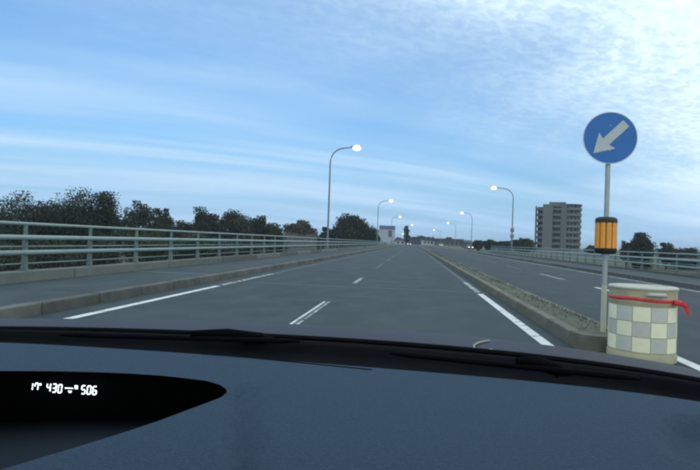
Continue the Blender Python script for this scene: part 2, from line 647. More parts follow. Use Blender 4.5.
# ------------------------------------------------------------------ median with kerb stones and grass
med = tag(bpy.data.objects.new('median_strip', None), kind='structure'); link(med)
def mound_z(x, y):
    u = (x - (XM0 + XM1) / 2) / ((XM1 - XM0) / 2 - 0.06)
    return 0.165 + 0.035 * max(0.0, 1 - u * u) + 0.012 * math.sin(y * 2.3 + x * 5) * math.sin(y * 0.9 + 1)


bm = bmesh.new()
prev = None
for y in [NOSE_Y + 0.16, NOSE_Y + 0.24, NOSE_Y + 0.34] + list(np.arange(NOSE_Y + 0.5, 60, 0.25)) + [80, 120, 200, 320]:
    wl_ = 0.05 * math.sin(y * 1.9) + 0.03 * math.sin(y * 5.1)
    ring = [bm.verts.new((x, y, mound_z(x, y) if 0 < k < 6 and y > NOSE_Y + 0.2 else 0.16)) for k, x in enumerate(np.linspace(XM0 + 0.13 + wl_, XM1 - 0.08, 7))]
    if prev:
        for k in range(6):
            bm.faces.new((prev[k], prev[k + 1], ring[k + 1], ring[k]))
    prev = ring
obj('soil', bm, 'soil', med, True)
stones(med, XM0, XM0 + 0.16, -0.1, 0.178, NOSE_Y + 0.45, 70, 1.2, 'median_concrete')
stones(med, XM1 - 0.16, XM1, -0.1, 0.178, NOSE_Y + 0.45, 70, 1.2, 'median_concrete')
ye = NOSE_Y + 0.45 + int((70 - NOSE_Y - 0.45) / 1.2) * 1.2
obj('kerb', bmbox(XM0, XM0 + 0.16, ye, 320, -0.1, 0.178), 'median_concrete', med)
obj('kerb', bmbox(XM1 - 0.16, XM1, ye, 320, -0.1, 0.178), 'median_concrete', med)
# nose: one rounded block closing the median
bm = bmesh.new()
nose = [(XM0, NOSE_Y + 0.43)]
for k in range(9):
    a = math.pi + math.pi * k / 8
    nose.append(((XM0 + XM1) / 2 + (XM1 - XM0) / 2 * math.copysign(abs(math.cos(a)) ** 0.55, math.cos(a)), NOSE_Y + 0.25 + 0.25 * math.sin(a) * 1.0))
nose.append((XM1, NOSE_Y + 0.43))
prism(bm, nose, -0.1, 0.185, lambda u, v, t: Vector((u, v, t)))
es = [e for e in bm.edges if all(v.co.z > 0.15 for v in e.verts)]
bmesh.ops.bevel(bm, geom=es, offset=0.02, segments=2, affect='EDGES')
obj('nose_block', bm, 'median_concrete', med, True, auto=35)

# grass tufts
mat('grass', (0.105, 0.125, 0.085), 0.8, color2=(0.14, 0.138, 0.105), scale=1.5)
gvv, gff = [], []
gr = random.Random(5)
for i in range(3500):
    y = NOSE_Y + 0.5 + (gr.random() ** 1.7) * 70
    x = gr.uniform(XM0 + 0.16, XM1 - 0.08) if gr.random() < 0.5 else gr.uniform(XM0 + 0.38, XM1 - 0.08)
    cl = 0.6 + 0.5 * math.sin(y * 1.7 + x * 3) * math.sin(y * 0.63)
    if gr.random() > 0.45 + 0.5 * cl:
        continue
    h = gr.uniform(0.012, 0.04) * (0.6 + cl) * (1.0 + 0.006 * y)
    a = gr.uniform(0, math.tau)
    w = gr.uniform(0.006, 0.012) * (1 + y * 0.05)
    dx, dy = math.cos(a), math.sin(a)
    lx, ly = gr.gauss(0, 0.4) * h, gr.gauss(0, 0.4) * h
    n = len(gvv)
    gvv += [(x - dx * w, y - dy * w, mound_z(x, y) - 0.01), (x + dx * w, y + dy * w, mound_z(x, y) - 0.01), (x + lx, y + ly, mound_z(x, y) + h)]
    gff.append((n, n + 1, n + 2))
g = obj('grass', (gvv, [], gff), 'grass')
tag(g, 'short dry grass growing on the median strip', 'grass', kind='stuff')


# ------------------------------------------------------------------ keep-left sign on its post with the orange marker light
mat('sign_blue', (0.006, 0.14, 0.46), 0.4, var=0.1, scale=5)
mat('sign_white', (0.52, 0.56, 0.56), 0.5, var=0.12, scale=6)
mat('orange_reflector', (0.86, 0.36, 0.03), 0.35, color2=(0.72, 0.26, 0.016), scale=30, coat=0.3)
mat('orange_dark', (0.42, 0.13, 0.012), 0.4, var=0.2, scale=20)
mat('pale_sheeting', (0.55, 0.56, 0.42), 0.5, var=0.15, scale=6)
SIGN_D = 7.0
sc_ = at_depth(611.5, 138, SIGN_D)
pb = Vector((sc_.x - 0.02, sc_.y + 0.04, 0.17))
print('SIGN', sc_, pb)
sp = empty('traffic_sign', pb, 'round blue keep-left sign with grey arrow on pole at median nose', 'traffic sign')
bm = bmesh.new(); tube(bm, [(0, 0, -0.05), (0, 0, 1.0), (0, 0, sc_.z + 0.30 - pb.z)], 0.031, 14)
obj('pole', bm, 'galvanised', sp, True, auto=50)
bm = bmesh.new(); tube(bm, [(0, 0, 0.02), (0, 0, 0.62)], 0.0335, 14)
obj('reflective_sleeve', bm, 'pale_sheeting', sp, True, auto=50)
SR = 0.335
zc_ = sc_.z - pb.z


def disc(r0, r1, y0, y1, seg=48):
    b = bmesh.new()
    for k in range(seg):
        pass
    prof = [(r * math.cos(math.tau * k / seg), r * math.sin(math.tau * k / seg)) for k in range(seg) for r in (r1,)]
    if r0 == 0:
        return prism(b, prof, y0, y1, lambda u, v, t: Vector((u, t, zc_ + v)))
    inner = [(r0 * math.cos(math.tau * k / seg), r0 * math.sin(math.tau * k / seg)) for k in range(seg)]
    A = [[b.verts.new((u, t, zc_ + v)) for (u, v) in P_] for t in (y0, y1) for P_ in (prof, inner)]
    for k in range(seg):
        j = (k + 1) % seg
        b.faces.new((A[0][k], A[0][j], A[1][j], A[1][k]))
        b.faces.new((A[2][k], A[3][k], A[3][j], A[2][j]))
        b.faces.new((A[0][k], A[2][k], A[2][j], A[0][j]))
        b.faces.new((A[1][k], A[1][j], A[3][j], A[3][k]))
    return b


plate = obj('sign_plate', disc(0, SR, -0.050, -0.044), 'sign_blue', sp)
obj('border', disc(SR - 0.010, SR + 0.001, -0.0525, -0.0502), 'sign_white', plate)
# arrow pointing down-left (seen from -y: +x is right)
c45 = math.cos(R(45))
tip = -0.285
arrow = [(tip, 0), (tip + 0.235, 0.145), (tip + 0.215, 0.055), (0.27, 0.055), (0.27, -0.055), (tip + 0.215, -0.055), (tip + 0.235, -0.145)]
# along direction: local +a runs up-right
bm = bmesh.new()
prism(bm, arrow, -0.0535, -0.0503, lambda a, b, t: Vector(((a - b) * c45, t, zc_ + (a + b) * c45 - 0.0)))
obj('arrow', bm, 'sign_white', plate)
for dz in (0.16, -0.16):
    b2 = bmesh.new(); tube(b2, [(0.0, -0.0565, zc_ + dz), (0.0, -0.0502, zc_ + dz)], 0.009, 8)
    obj('bolt', b2, 'galvanised', plate)
    obj('bracket', bmbox(-0.05, 0.05, -0.0435, 0.036, zc_ + dz - 0.015, zc_ + dz + 0.015), 'galvanised', sp)
# marker light: orange ribbed drum between black caps
mz0 = at_y(606, 254, pb.y).z - pb.z
mz1 = at_y(606, 217, pb.y).z - pb.z
print('MARKER', mz0, mz1)
mk_r = 0.128
bm = bmesh.new()
seg = 48
capz = 0.075
lathe(bm, [(mk_r * 0.86, mz0 + capz - 0.01), (mk_r * 0.86, mz1 - capz + 0.01)], 24)
mk = obj('marker_drum', bm, 'orange_dark', sp, True, auto=40)
# vertical orange lenses around the drum
nl = 10
lens_me = None
for k in range(nl):
    a = math.tau * (k + 0.5) / nl
    if lens_me is None:
        b2 = bmesh.new()
        w = math.tau / nl * 0.40
        pr = []
        for j in range(7):
            t = -w + 2 * w * j / 6
            rr = mk_r * (0.93 + 0.10 * math.cos(t / w * 1.35))
            pr.append((rr * math.cos(t), rr * math.sin(t)))
        pr += [(mk_r * 0.84 * math.cos(w), mk_r * 0.84 * math.sin(w)), (mk_r * 0.84 * math.cos(-w), mk_r * 0.84 * math.sin(-w))]
        prism(b2, pr, mz0 + capz, mz1 - capz, lambda u, v, t: Vector((u, v, t)))
        o = obj('lens', b2, 'orange_reflector', mk, True, auto=40); lens_me = o.data
    else:
        o = bpy.data.objects.new('lens', lens_me); link(o, mk)
    o.rotation_euler = (0, 0, a)
for z0, z1, flip in ((mz0, mz0 + capz, False), (mz1 - capz, mz1, True)):
    b2 = bmesh.new()
    pr = [(0.085, z0), (0.12, z0 + 0.012), (mk_r + 0.006, z0 + 0.035), (mk_r + 0.006, z1)]
    if flip:
        pr = [(mk_r + 0.006, z0), (mk_r + 0.006, z1 - 0.035), (0.12, z1 - 0.012), (0.085, z1)]
    lathe(b2, pr, 28)
    obj('cap', b2, 'black_plastic', sp, True, auto=40)
bm = bmesh.new(); tube(bm, [(0, 0, mz0 - 0.05), (0, 0, mz0 + 0.01)], 0.045, 14); obj('collar', bm, 'galvanised', sp, True, auto=40)

# ------------------------------------------------------------------ cushion drum in front of the median nose
mat('drum_plastic', (0.42, 0.39, 0.24), 0.6, var=0.15, scale=5, dirt=(0.30, 0.28, 0.19), dirt_scale=5, bump=0.1, bscale=20)
mat('drum_lid', (0.50, 0.49, 0.42), 0.55, var=0.15, scale=6)
mat('sheet_yellow', (0.92, 0.87, 0.62), 0.45, var=0.10, scale=8, rand=0.05)
mat('sheet_white', (0.58, 0.58, 0.50), 0.45, var=0.12, scale=8, rand=0.06)
mat('red_tape', (0.72, 0.045, 0.06), 0.5, var=0.2, scale=12)
db = at_z(651.5, 365.0, 0.0)
dl = at_z(607, 357, 0.0)
DR = 0.36
DH = 0.85
print('DRUM', db)
dm = empty('cushion_drum', (db.x, db.y + DR * 0.8, 0.0), 'pale yellow traffic drum with checkered reflectors and red tape at median nose', 'traffic drum')
bm = bmesh.new()
SEG = 48
lathe(bm, [(DR - 0.02, 0.0), (DR, 0.02), (DR, 0.10), (DR - 0.012, 0.115), (DR - 0.012, 0.66), (DR - 0.004, 0.68), (DR - 0.01, 0.70), (DR - 0.008, DH - 0.028)], SEG)
body = obj('body', bm, 'drum_plastic', dm, True, auto=40)
bm = bmesh.new()
lathe(bm, [(DR + 0.002, DH - 0.028), (DR + 0.003, DH - 0.012), (DR - 0.012, DH), (DR - 0.10, DH + 0.004), (DR - 0.12, DH - 0.012), (0.02, DH - 0.012)], SEG)
lid = obj('lid', bm, 'drum_lid', dm, True, auto=40)
bm = bmesh.new()
tube(bm, [(-0.10, -DR - 0.008, DH - 0.085), (-0.075, -DR - 0.035, DH - 0.075), (0.075, -DR - 0.035, DH - 0.075), (0.10, -DR - 0.008, DH - 0.085)], [0.016, 0.02, 0.02, 0.016], 8)
obj('grip', bm, 'drum_lid', dm, True)
ncol, rows = 12, 3
zr0, zr1 = 0.13, 0.635
sq = {}
for r_ in range(rows):
    za, zb_ = zr0 + (zr1 - zr0) * r_ / rows + 0.004, zr0 + (zr1 - zr0) * (r_ + 1) / rows - 0.004
    b2 = bmesh.new()
    w = math.tau / ncol
    pr = []
    nn = 6
    for j in range(nn + 1):
        t = -w * 0.48 + w * 0.96 * j / nn
        pr.append(((DR - 0.008) * math.cos(t), (DR - 0.008) * math.sin(t)))
    for j in range(nn, -1, -1):
        t = -w * 0.48 + w * 0.96 * j / nn
        pr.append(((DR - 0.0135) * math.cos(t), (DR - 0.0135) * math.sin(t)))
    prism(b2, pr, za, zb_, lambda u, v, t: Vector((u, v, t)))
    me0 = None
    for k in range(ncol):
        m = 'sheet_yellow' if (k + r_) % 2 == 0 else 'sheet_white'
        if me0 is None:
            o = obj('reflector_square', b2, m, dm, True, auto=40); me0 = o.data
            me1 = me0.copy(); me1.materials.clear(); me1.materials.append(MATS['sheet_white' if m == 'sheet_yellow' else 'sheet_yellow'])
            pair = {m: me0, ('sheet_white' if m == 'sheet_yellow' else 'sheet_yellow'): me1}
        else:
            o = bpy.data.objects.new('reflector_square', pair[m]); link(o, dm)
        o.rotation_euler = (0, 0, math.tau * k / ncol + R(-112))
# red tape tied around below the lid, its tails hanging on the right
bm = bmesh.new()
prev = None
first = None
for k in range(49):
    a = math.tau * k / 48
    z = 0.695 - 0.022 * math.sin(a + 0.9) * 1.0
    ring = []
    for (dr, dz) in ((0.001, -0.020), (0.006, -0.016), (0.006, 0.016), (0.001, 0.020)):
        ring.append(bm.verts.new(((DR - 0.008 + dr) * math.cos(a), (DR - 0.008 + dr) * math.sin(a), z + dz + 0.004 * math.sin(5 * a))))
    if prev:
        for i in range(3):
            bm.faces.new((prev[i], ring[i], ring[i + 1], prev[i + 1]))
    prev = ring
tape = obj('tape', bm, 'red_tape', dm, True)


def ribbon(pts, w, th=0.003):
    b = bmesh.new()
    pts = [Vector(p) for p in pts]
    pv = None
    for i, p in enumerate(pts):
        t = (pts[min(i + 1, len(pts) - 1)] - pts[max(i - 1, 0)]).normalized()
        s = t.cross(Vector((0, -1, 0))).normalized() * w / 2
        o_ = Vector((0, th, 0))
        q = [b.verts.new(p - s), b.verts.new(p + s), b.verts.new(p + s + o_), b.verts.new(p - s + o_)]
        if pv:
            for k in range(4):
                b.faces.new((pv[k], pv[(k + 1) % 4], q[(k + 1) % 4], q[k]))
        else:
            b.faces.new(q[::-1])
        pv = q
    b.faces.new(pv)
    return b


kx, ky = DR * math.cos(R(-47)), DR * math.sin(R(-47))
obj('tape_tail', ribbon([(kx - 0.05, ky - 0.03, 0.705), (kx + 0.04, ky - 0.045, 0.675), (kx + 0.08, ky - 0.05, 0.635), (kx + 0.105, ky - 0.045, 0.59), (kx + 0.115, ky - 0.045, 0.56)], 0.036), 'red_tape', dm)
obj('tape_tail', ribbon([(kx - 0.03, ky - 0.05, 0.700), (kx + 0.05, ky - 0.07, 0.695), (kx + 0.08, ky - 0.075, 0.675), (kx + 0.10, ky - 0.07, 0.65)], 0.034), 'red_tape', dm)
bm = bmesh.new(); box(bm, kx - 0.045, kx + 0.035, ky - 0.075, ky - 0.01, 0.665, 0.725, bev=0.015)
obj('tape_knot', bm, 'red_tape', dm, True)


# ------------------------------------------------------------------ street lamps
def lamp_mesh(H, arm, side, boxes=False):
    """a lamp whose arm bends over the road; side +1: arm to +x"""
    parts = []
    bm = bmesh.new()
    pts = [(0, 0, 0), (0, 0, H * 0.5), (0, 0, H - 1.55)]
    for k in range(1, 9):
        a = math.pi / 2 * k / 8 * 0.93
        pts.append((side * 1.55 * (1 - math.cos(a)) * arm / 2.5, 0, H - 1.55 + 1.45 * math.sin(a)))
    e = Vector(pts[-1]); pts.append((side * arm, 0, H + 0.02))
    rad = [0.10, 0.085, 0.07] + [0.062] * 8 + [0.05]
    tube(bm, pts, rad, 10)
    box(bm, -0.2, 0.2, -0.2, 0.2, -0.03, 0.03)
    parts.append(('pole', bm, 'lamp_post_paint'))
    bm = bmesh.new()
    # cobra head housing
    hx = [(-0.15, 0.05, 0.05), (0.0, 0.10, 0.08), (0.25, 0.17, 0.13), (0.6, 0.18, 0.14), (0.85, 0.13, 0.09), (0.95, 0.05, 0.04)]
    prev = None
    for (x, w, h) in hx:
        ring = [bm.verts.new((side * (arm + x), w * math.cos(a), H + 0.02 + 0.06 + h * math.sin(a) * (1.0 if math.sin(a) > 0 else 0.35))) for a in [math.tau * k / 12 for k in range(12)]]
        if prev:
            for k in range(12):
                bm.faces.new((prev[k], prev[(k + 1) % 12], ring[(k + 1) % 12], ring[k]))
        else:
            bm.faces.new(ring[::-1])
        prev = ring
    bm.faces.new(prev)
    parts.append(('lamp_head', bm, 'lamp_post_paint'))
    bm = bmesh.new()
    prof = []
    r0 = bmesh.ops.create_icosphere(bm, subdivisions=3, radius=1.0)
    for v in r0['verts']:
        v.co = Vector((side * (arm + 0.45) + v.co.x * 0.42, v.co.y * 0.34, H - 0.05 + v.co.z * 0.27))
    parts.append(('lens', bm, 'lamp_glow'))
    if boxes:
        for z in (2.4, 3.35):
            bm = bmesh.new(); box(bm, -0.24, 0.24, -0.22, 0.16, z, z + 0.62, bev=0.03)
            parts.append(('junction_box', bm, 'lamp_post_paint'))
    return parts


def lamp(px_lamp, py_lamp, d, xpole, label, side, zb=0.0, boxes=False):
    p = at_depth(px_lamp, py_lamp, d)
    arm = max(1.4, abs(p.x - xpole) - 0.45)
    H = p.z - zb + 0.06
    e = empty('street_lamp', (xpole, p.y, zb), label, 'street lamp', 'lit street lamps along the road')
    for n, b, m in lamp_mesh(H, arm, side, boxes):
        obj(n, b, m, e, True, auto=45)
    print('LAMP', label, round(H, 2), round(arm, 2), tuple(round(c, 1) for c in p))


def xat(px, py, d):
    return at_depth(px, py, d).x


lamp(357, 148, 54, xat(327, 247, 54), 'nearest lit street lamp rising behind the left railing', 1, SW_Z)
lamp(391, 201, 117, xat(377, 243, 117), 'second lit street lamp behind the left railing beside the billboard', 1, SW_Z)
lamp(400, 217, 188, xat(391, 243, 188), 'third lit street lamp on the left side of the road', 1, SW_Z)
lamp(412, 225, 262, xat(405, 243, 262), 'fourth lit street lamp on the left, highest above the far low roofs', 1, 0)
lamp(402.5, 234, 400, xat(397, 243, 400), 'small lit street lamp in the distance left of the vanishing road', 1, 0)
lamp(494, 188, 84, xat(511, 251, 84), 'nearest lit street lamp on the right with boxes on its pole', -1, 0.1, True)
lamp(462, 213, 150, xat(471, 248, 150), 'second lit street lamp on the right beyond the railing end', -1, -0.1)
lamp(448, 223, 224, xat(455, 246, 224), 'third lit street lamp on the right side of the opposite road', -1, -0.1)
lamp(434, 230, 330, xat(440, 245, 330), 'farthest lit street lamp on the right above the low white building', -1, -0.1)


# ------------------------------------------------------------------ trees
mat('bark', (0.05, 0.045, 0.035), 0.95, var=0.4, scale=5, bump=0.5, bscale=12)
mat('foliage_dark', (0.024, 0.034, 0.018), 0.75, color2=(0.040, 0.048, 0.026), scale=0.5, rand=0.2, spec=0.25)
mat('foliage_mid', (0.034, 0.046, 0.024), 0.75, color2=(0.058, 0.062, 0.034), scale=0.5, rand=0.2, spec=0.25)
mat('foliage_brown', (0.05, 0.046, 0.03), 0.75, color2=(0.075, 0.062, 0.04), scale=0.5, rand=0.2, spec=0.25)


def crown_mesh(rx, rz, zc, seed, nclump, per, leaf, airy=0.0, low=-0.85, ry=None):
    g = np.random.default_rng(seed)
    ry = ry or rx
    # clump centres biased to the shell of an uneven ellipsoid
    u = g.normal(size=(nclump, 3)); u /= np.linalg.norm(u, axis=1)[:, None]
    rr = g.uniform(0.35, 1.0, nclump) ** 0.6
    ph = g.uniform(0, 6.28, 4)
    lump = 0.84 + 0.12 * np.sin(3 * np.arctan2(u[:, 1], u[:, 0]) + ph[0]) + 0.12 * np.sin(5 * u[:, 2] + ph[1]) + 0.08 * g.normal(size=nclump)
    c = u * (rr * lump)[:, None]
    c[:, 2] = np.maximum(c[:, 2], low + g.uniform(0, 0.2, nclump))
    c /= np.array([np.abs(c[:, 0]).max(), np.abs(c[:, 1]).max(), max(c[:, 2].max(), 0.5)])
    c = c * np.array([rx, ry, rz]) * 0.90
    c[:, 2] = np.maximum(c[:, 2], -rz)
    cs = g.uniform(0.15, 0.29, nclump) * min(rx, rz) * (1 - 0.35 * airy)
    pts = np.repeat(c, per, axis=0) + np.clip(g.normal(size=(nclump * per, 3)), -1.55, 1.55) * np.repeat(cs, per)[:, None] * np.array([1, 1, 0.75])
    n = len(pts)
    a = g.normal(size=(n, 3)); a /= np.linalg.norm(a, axis=1)[:, None]
    b = np.cross(a, g.normal(size=(n, 3))); b /= np.linalg.norm(b, axis=1)[:, None]
    s = leaf * g.uniform(0.6, 1.3, n)[:, None]
    pts[:, 2] += zc
    v = np.empty((n, 4, 3))
    v[:, 0] = pts - a * s; v[:, 1] = pts + b * s * 0.55; v[:, 2] = pts + a * s; v[:, 3] = pts - b * s * 0.55
    f = np.arange(n * 4).reshape(n, 4)
    me = bpy.data.meshes.new('crown')
    me.vertices.add(n * 4); me.vertices.foreach_set('co', v.reshape(-1))
    me.loops.add(n * 4); me.loops.foreach_set('vertex_index', f.reshape(-1))
    me.polygons.add(n)
    me.polygons.foreach_set('loop_start', np.arange(n) * 4)
    me.polygons.foreach_set('loop_total', np.full(n, 4))
    me.update(calc_edges=True)
    return me, c


def tree(px, top, hw, d, label, m='foliage_dark', clear=0.12, airy=0.0, seed=1, dens=1.0, name='tree', group='trees beyond the railings'):
    p = at_depth(px, top, d)
    gz = ground_z(p.x, p.y)
    H = p.z - gz
    rx = hw * d / F
    e = empty(name, (p.x, p.y, gz), label, 'tree', group)
    z0 = H * clear
    rz = (H - z0) / 2
    zc_t = z0 + rz
    leaf = max(0.13, 0.0019 * d)
    ncl = int(85 * dens)
    per = int(min(240, max(80, 1.2 * dens * (rx * rz) / (leaf * leaf))) * (1 - 0.45 * airy))
    me, c = crown_mesh(rx, rz, zc_t, seed, ncl, per, leaf, airy)
    me.materials.append(MATS[m])
    o = bpy.data.objects.new('crown', me); link(o, e)
    bm = bmesh.new()
    r0 = 0.018 * H + 0.06
    tr = random.Random(seed)
    top_t = Vector((tr.uniform(-0.1, 0.1) * rx, tr.uniform(-0.1, 0.1) * rx, H * 0.78))
    tube(bm, [(0, 0, -0.3), (0.02 * H * tr.uniform(-1, 1), 0, H * 0.25), top_t * 0.65, top_t], [r0 * 1.25, r0, r0 * 0.6, r0 * 0.15], 8)
    for k in range(min(9, len(c))):
        cc = c[tr.randrange(len(c))]
        q = Vector((cc[0], cc[1], cc[2] + zc_t)) * 0.92
        s = Vector((0, 0, max(H * 0.15, min(q.z * 0.6, H * 0.6))))
        tube(bm, [s, s.lerp(q, 0.5) + Vector((0, 0, 0.05 * H)), q], [r0 * 0.5, r0 * 0.3, r0 * 0.07], 5)
    obj('trunk', bm, 'bark', e, True)
    return e


tree(-30, 196, 44, 72, 'dark tree cut by the left edge of the picture behind the railing', seed=21)
tree(22, 195, 36, 80, 'dark broad tree behind the left railing, second of the near clump', seed=22)
tree(60, 198, 26, 88, 'dark tree with lower crown in the middle of the left clump', seed=23)
tree(80, 192.5, 26, 82, 'tallest dark tree of the left clump behind the railing', seed=24)
tree(103, 193.5, 22, 84, 'dark rounded tree at the right end of the left clump', seed=25)
tree(140, 201.5, 19, 100, 'loose airy tree standing just right of the big left clump', 'foliage_mid', airy=0.8, seed=26, dens=1.1)
tree(163, 207.5, 12, 104, 'small airy tree beside the loose tree left of the sky gap', 'foliage_mid', airy=0.8, seed=27)
tree(183, 223, 14, 106, 'low shrubby tree filling the gap between the two left clumps', 'foliage_mid', seed=28, clear=0.03)
tree(206, 208.5, 17, 112, 'tallest tree of the middle clump behind the left railing', seed=29)
tree(233, 211.5, 18, 116, 'rounded tree in the middle clump behind the left railing', 'foliage_mid', seed=30)
tree(256, 216.5, 14, 122, 'dark tree near the right end of the middle clump', seed=31)
tree(272, 225, 12, 128, 'low tree ending the middle clump on its right', seed=32, clear=0.03)
tree(301, 221.5, 15.5, 150, 'umbrella-shaped brownish tree above the low brown wall', 'foliage_brown', clear=0.42, seed=33, airy=0.3)
tree(322, 233, 8, 160, 'low bush left of the nearest left street lamp', seed=34, clear=0.02)
tree(352, 218, 19.5, 150, 'big round dark tree right of the nearest left street lamp', seed=35, dens=1.5, clear=0.05)
tree(332, 228, 10, 152, 'smaller dark tree tucked against the big round tree', seed=36, clear=0.03)
tree(371, 229, 9, 156, 'small dark tree between the round tree and the billboard', seed=37, clear=0.03)
tree(407, 226, 2.7, 290, 'slender tall tree standing apart by the far end of the road', 'foliage_mid', clear=0.12, seed=54, airy=0.9, dens=0.9)
# right side
tree(640, 234.5, 11.5, 128, 'round dark tree right of the orange marker beyond the railing', seed=41, clear=0.05)
tree(627, 241, 6, 130, 'thin sparse tree just left of the round tree on the right', 'foliage_mid', seed=42, airy=1.0)
tree(667, 243, 9, 130, 'sparse low tree right of the round tree on the right', 'foliage_mid', seed=43, airy=1.0)
tree(686, 249, 12, 132, 'low bush near the right edge behind the far railing', 'foliage_mid', seed=44, clear=0.02)
tree(594, 246, 10, 190, 'low tree at the right foot of the apartment block', 'foliage_mid', seed=45, clear=0.02)
tree(524, 239.5, 11, 170, 'bushy tree at the left foot of the apartment block', 'foliage_mid', seed=46, clear=0.02)
tree(505, 242, 10, 180, 'low tree behind the nearest right street lamp', seed=47, clear=0.02)
tree(490, 240.5, 9, 185, 'dark low tree left of the nearest right street lamp', seed=48, clear=0.02)
tree(478, 241, 5, 195, 'narrow dark tree at the end of the far buildings on the right', seed=49, clear=0.02)
# understorey shrubs along the left bank
for i, (px, top, hw, d, where) in enumerate(((6, 246, 26, 58, 'farthest left'), (52, 240, 26, 64, 'below the tallest left tree'), (98, 238, 24, 72, 'below the right end of the left clump'), (150, 236, 26, 84, 'below the loose airy tree'),
                                      (205, 236, 24, 92, 'below the middle clump'), (246, 238, 20, 102, 'at the right foot of the middle clump'))):
    tree(px, top, hw, d, 'dark shrub seen through the left railing, ' + where, 'foliage_mid', clear=0.0, seed=60 + i, name='shrub', group='shrubs on the left bank')

# ------------------------------------------------------------------ buildings and things along the far end
mat('grey_render', (0.13, 0.13, 0.125), 0.85, var=0.12, scale=0.6)
mat('grey_render_light', (0.145, 0.145, 0.14), 0.85, var=0.12, scale=0.6)
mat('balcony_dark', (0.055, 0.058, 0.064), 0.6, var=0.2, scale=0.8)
mat('glass', (0.03, 0.04, 0.05), 0.12, var=0.1)
mat('white_wall', (0.52, 0.53, 0.52), 0.8, var=0.1, scale=0.5)
mat('dark_roof', (0.04, 0.042, 0.048), 0.8, var=0.2, scale=0.6)
mat('brown_wall', (0.13, 0.12, 0.11), 0.9, var=0.2, scale=0.8)
mat('billboard_face', (0.40, 0.44, 0.48), 0.6, var=0.15, scale=0.4)
mat('billboard_band', (0.14, 0.15, 0.30), 0.6, var=0.1)
mat('billboard_dark', (0.10, 0.12, 0.18), 0.6, var=0.1)

# apartment block: octagonal-ish plan with bulging balcony stacks, stair tower on the left
AD = 282.0
ap = at_depth(558, 250, AD)
ap.z = ground_z(ap.x, ap.y)
top_z = at_depth(558, 204.3, AD).z - ap.z
az = -math.atan2(ap.x, ap.y)
A = empty('apartment_block', ap, 'grey eight-storey apartment block with stacked balconies on the right', 'building', rz=az)
sx = AD / F * math.hypot(1, (558 - 350) / F)      # metres per pixel across the line of sight
nst = 8
sh = top_z / nst


def plan(name, pts, z0, z1, m, parent=A):
    bm = bmesh.new()
    prism(bm, pts, z0, z1, lambda u, v, t: Vector((u, v, t)))
    return obj(name, bm, m, parent)


X = lambda px: (px - 559.3) * sx * 0.88
# core
plan('wall', [(X(543), 0.0), (X(553), -2.0), (X(553), 14), (X(543), 14)], 0, top_z, 'grey_render_light')
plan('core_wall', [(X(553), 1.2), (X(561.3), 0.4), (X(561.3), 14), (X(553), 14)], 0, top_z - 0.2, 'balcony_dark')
plan('wall', [(X(561.3), -1.2), (X(567.0), -2.4), (X(567.0), 14), (X(561.3), 14)], 0, top_z + 0.2, 'grey_render')
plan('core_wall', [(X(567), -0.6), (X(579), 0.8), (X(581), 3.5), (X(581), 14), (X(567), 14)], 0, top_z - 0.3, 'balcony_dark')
plan('stair_wall', [(X(535.2), 2.0), (X(536.6), 2.0), (X(536.6), 9), (X(535.2), 9)], 0, top_z - 0.8, 'grey_render')
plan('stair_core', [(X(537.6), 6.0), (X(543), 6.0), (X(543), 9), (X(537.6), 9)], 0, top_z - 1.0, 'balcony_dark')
plan('parapet', [(X(552.9), -1.6), (X(561.4), -1.0), (X(561.4), 1.1), (X(552.9), 1.1)], top_z - 1.15, top_z + 0.15, 'grey_render')
plan('roof_slab', [(X(566.9), -2.6), (X(573), -3.2), (X(579), -2.0), (X(582), 1.5), (X(582), 13.5), (X(566.9), 13.5)], top_z - 0.28, top_z + 0.1, 'grey_render')
plan('penthouse', [(X(549), 5), (X(566), 5), (X(566), 12), (X(549), 12)], top_z + 0.1, top_z + 1.6, 'grey_render')
for k in range(nst):
    z = k * sh
    plan('landing', [(X(537), 3.2), (X(542.9), 0.9), (X(542.9), 5.9), (X(537), 5.9)], z, z + 1.25, 'grey_render')
    plan('balcony', [(X(553.05), -1.4), (X(557), -1.9), (X(561.2), -1.1), (X(561.2), 0.2), (X(553.05), 1.0)], z, z + 1.15, 'grey_render')
    plan('balcony', [(X(567.05), -2.2), (X(572), -3.0), (X(578), -2.2), (X(581.6), 0.5), (X(582.0), 5.5), (X(581.1), 5.5), (X(579), 0.6), (X(567.05), -0.8)], z, z + 1.22, 'grey_render_light')
    for xa, xb in ((568.5, 570.8), (572.2, 574.6), (576, 578)):
        plan('window', [(X(xa), -1.1), (X(xb), -1.1), (X(xb), -0.55 + (xb - 567) * 0.1), (X(xa), -0.55 + (xa - 567) * 0.1)], z + 1.3, z + sh - 0.45, 'glass')

# low brown wall under the umbrella tree
def far_box(name, x0, x1, ytop, d, depth, label, category, m, zb=None, rz=None):
    a = at_depth(x0, ytop, d); b = at_depth(x1, ytop, d)
    c = (a + b) / 2
    gz = ground_z(c.x, c.y) if zb is None else zb
    w = (b - a).length
    e = empty(name, (c.x, c.y, gz), label, category, rz=math.atan2((b - a).y, (b - a).x))
    return e, w, c.z - gz


e, w, h = far_box('garden_wall', 284, 316, 233.5, 146, 1, 'long low brown wall beneath the umbrella-shaped tree', 'wall', 'brown_wall')
obj('wall', bmbox(-w / 2, w / 2, 0, 0.4, -0.5, h - 0.15), 'brown_wall', e)
obj('coping', bmbox(-w / 2 - 0.1, w / 2 + 0.1, -0.1, 0.5, h - 0.15, h), 'grey_render', e)

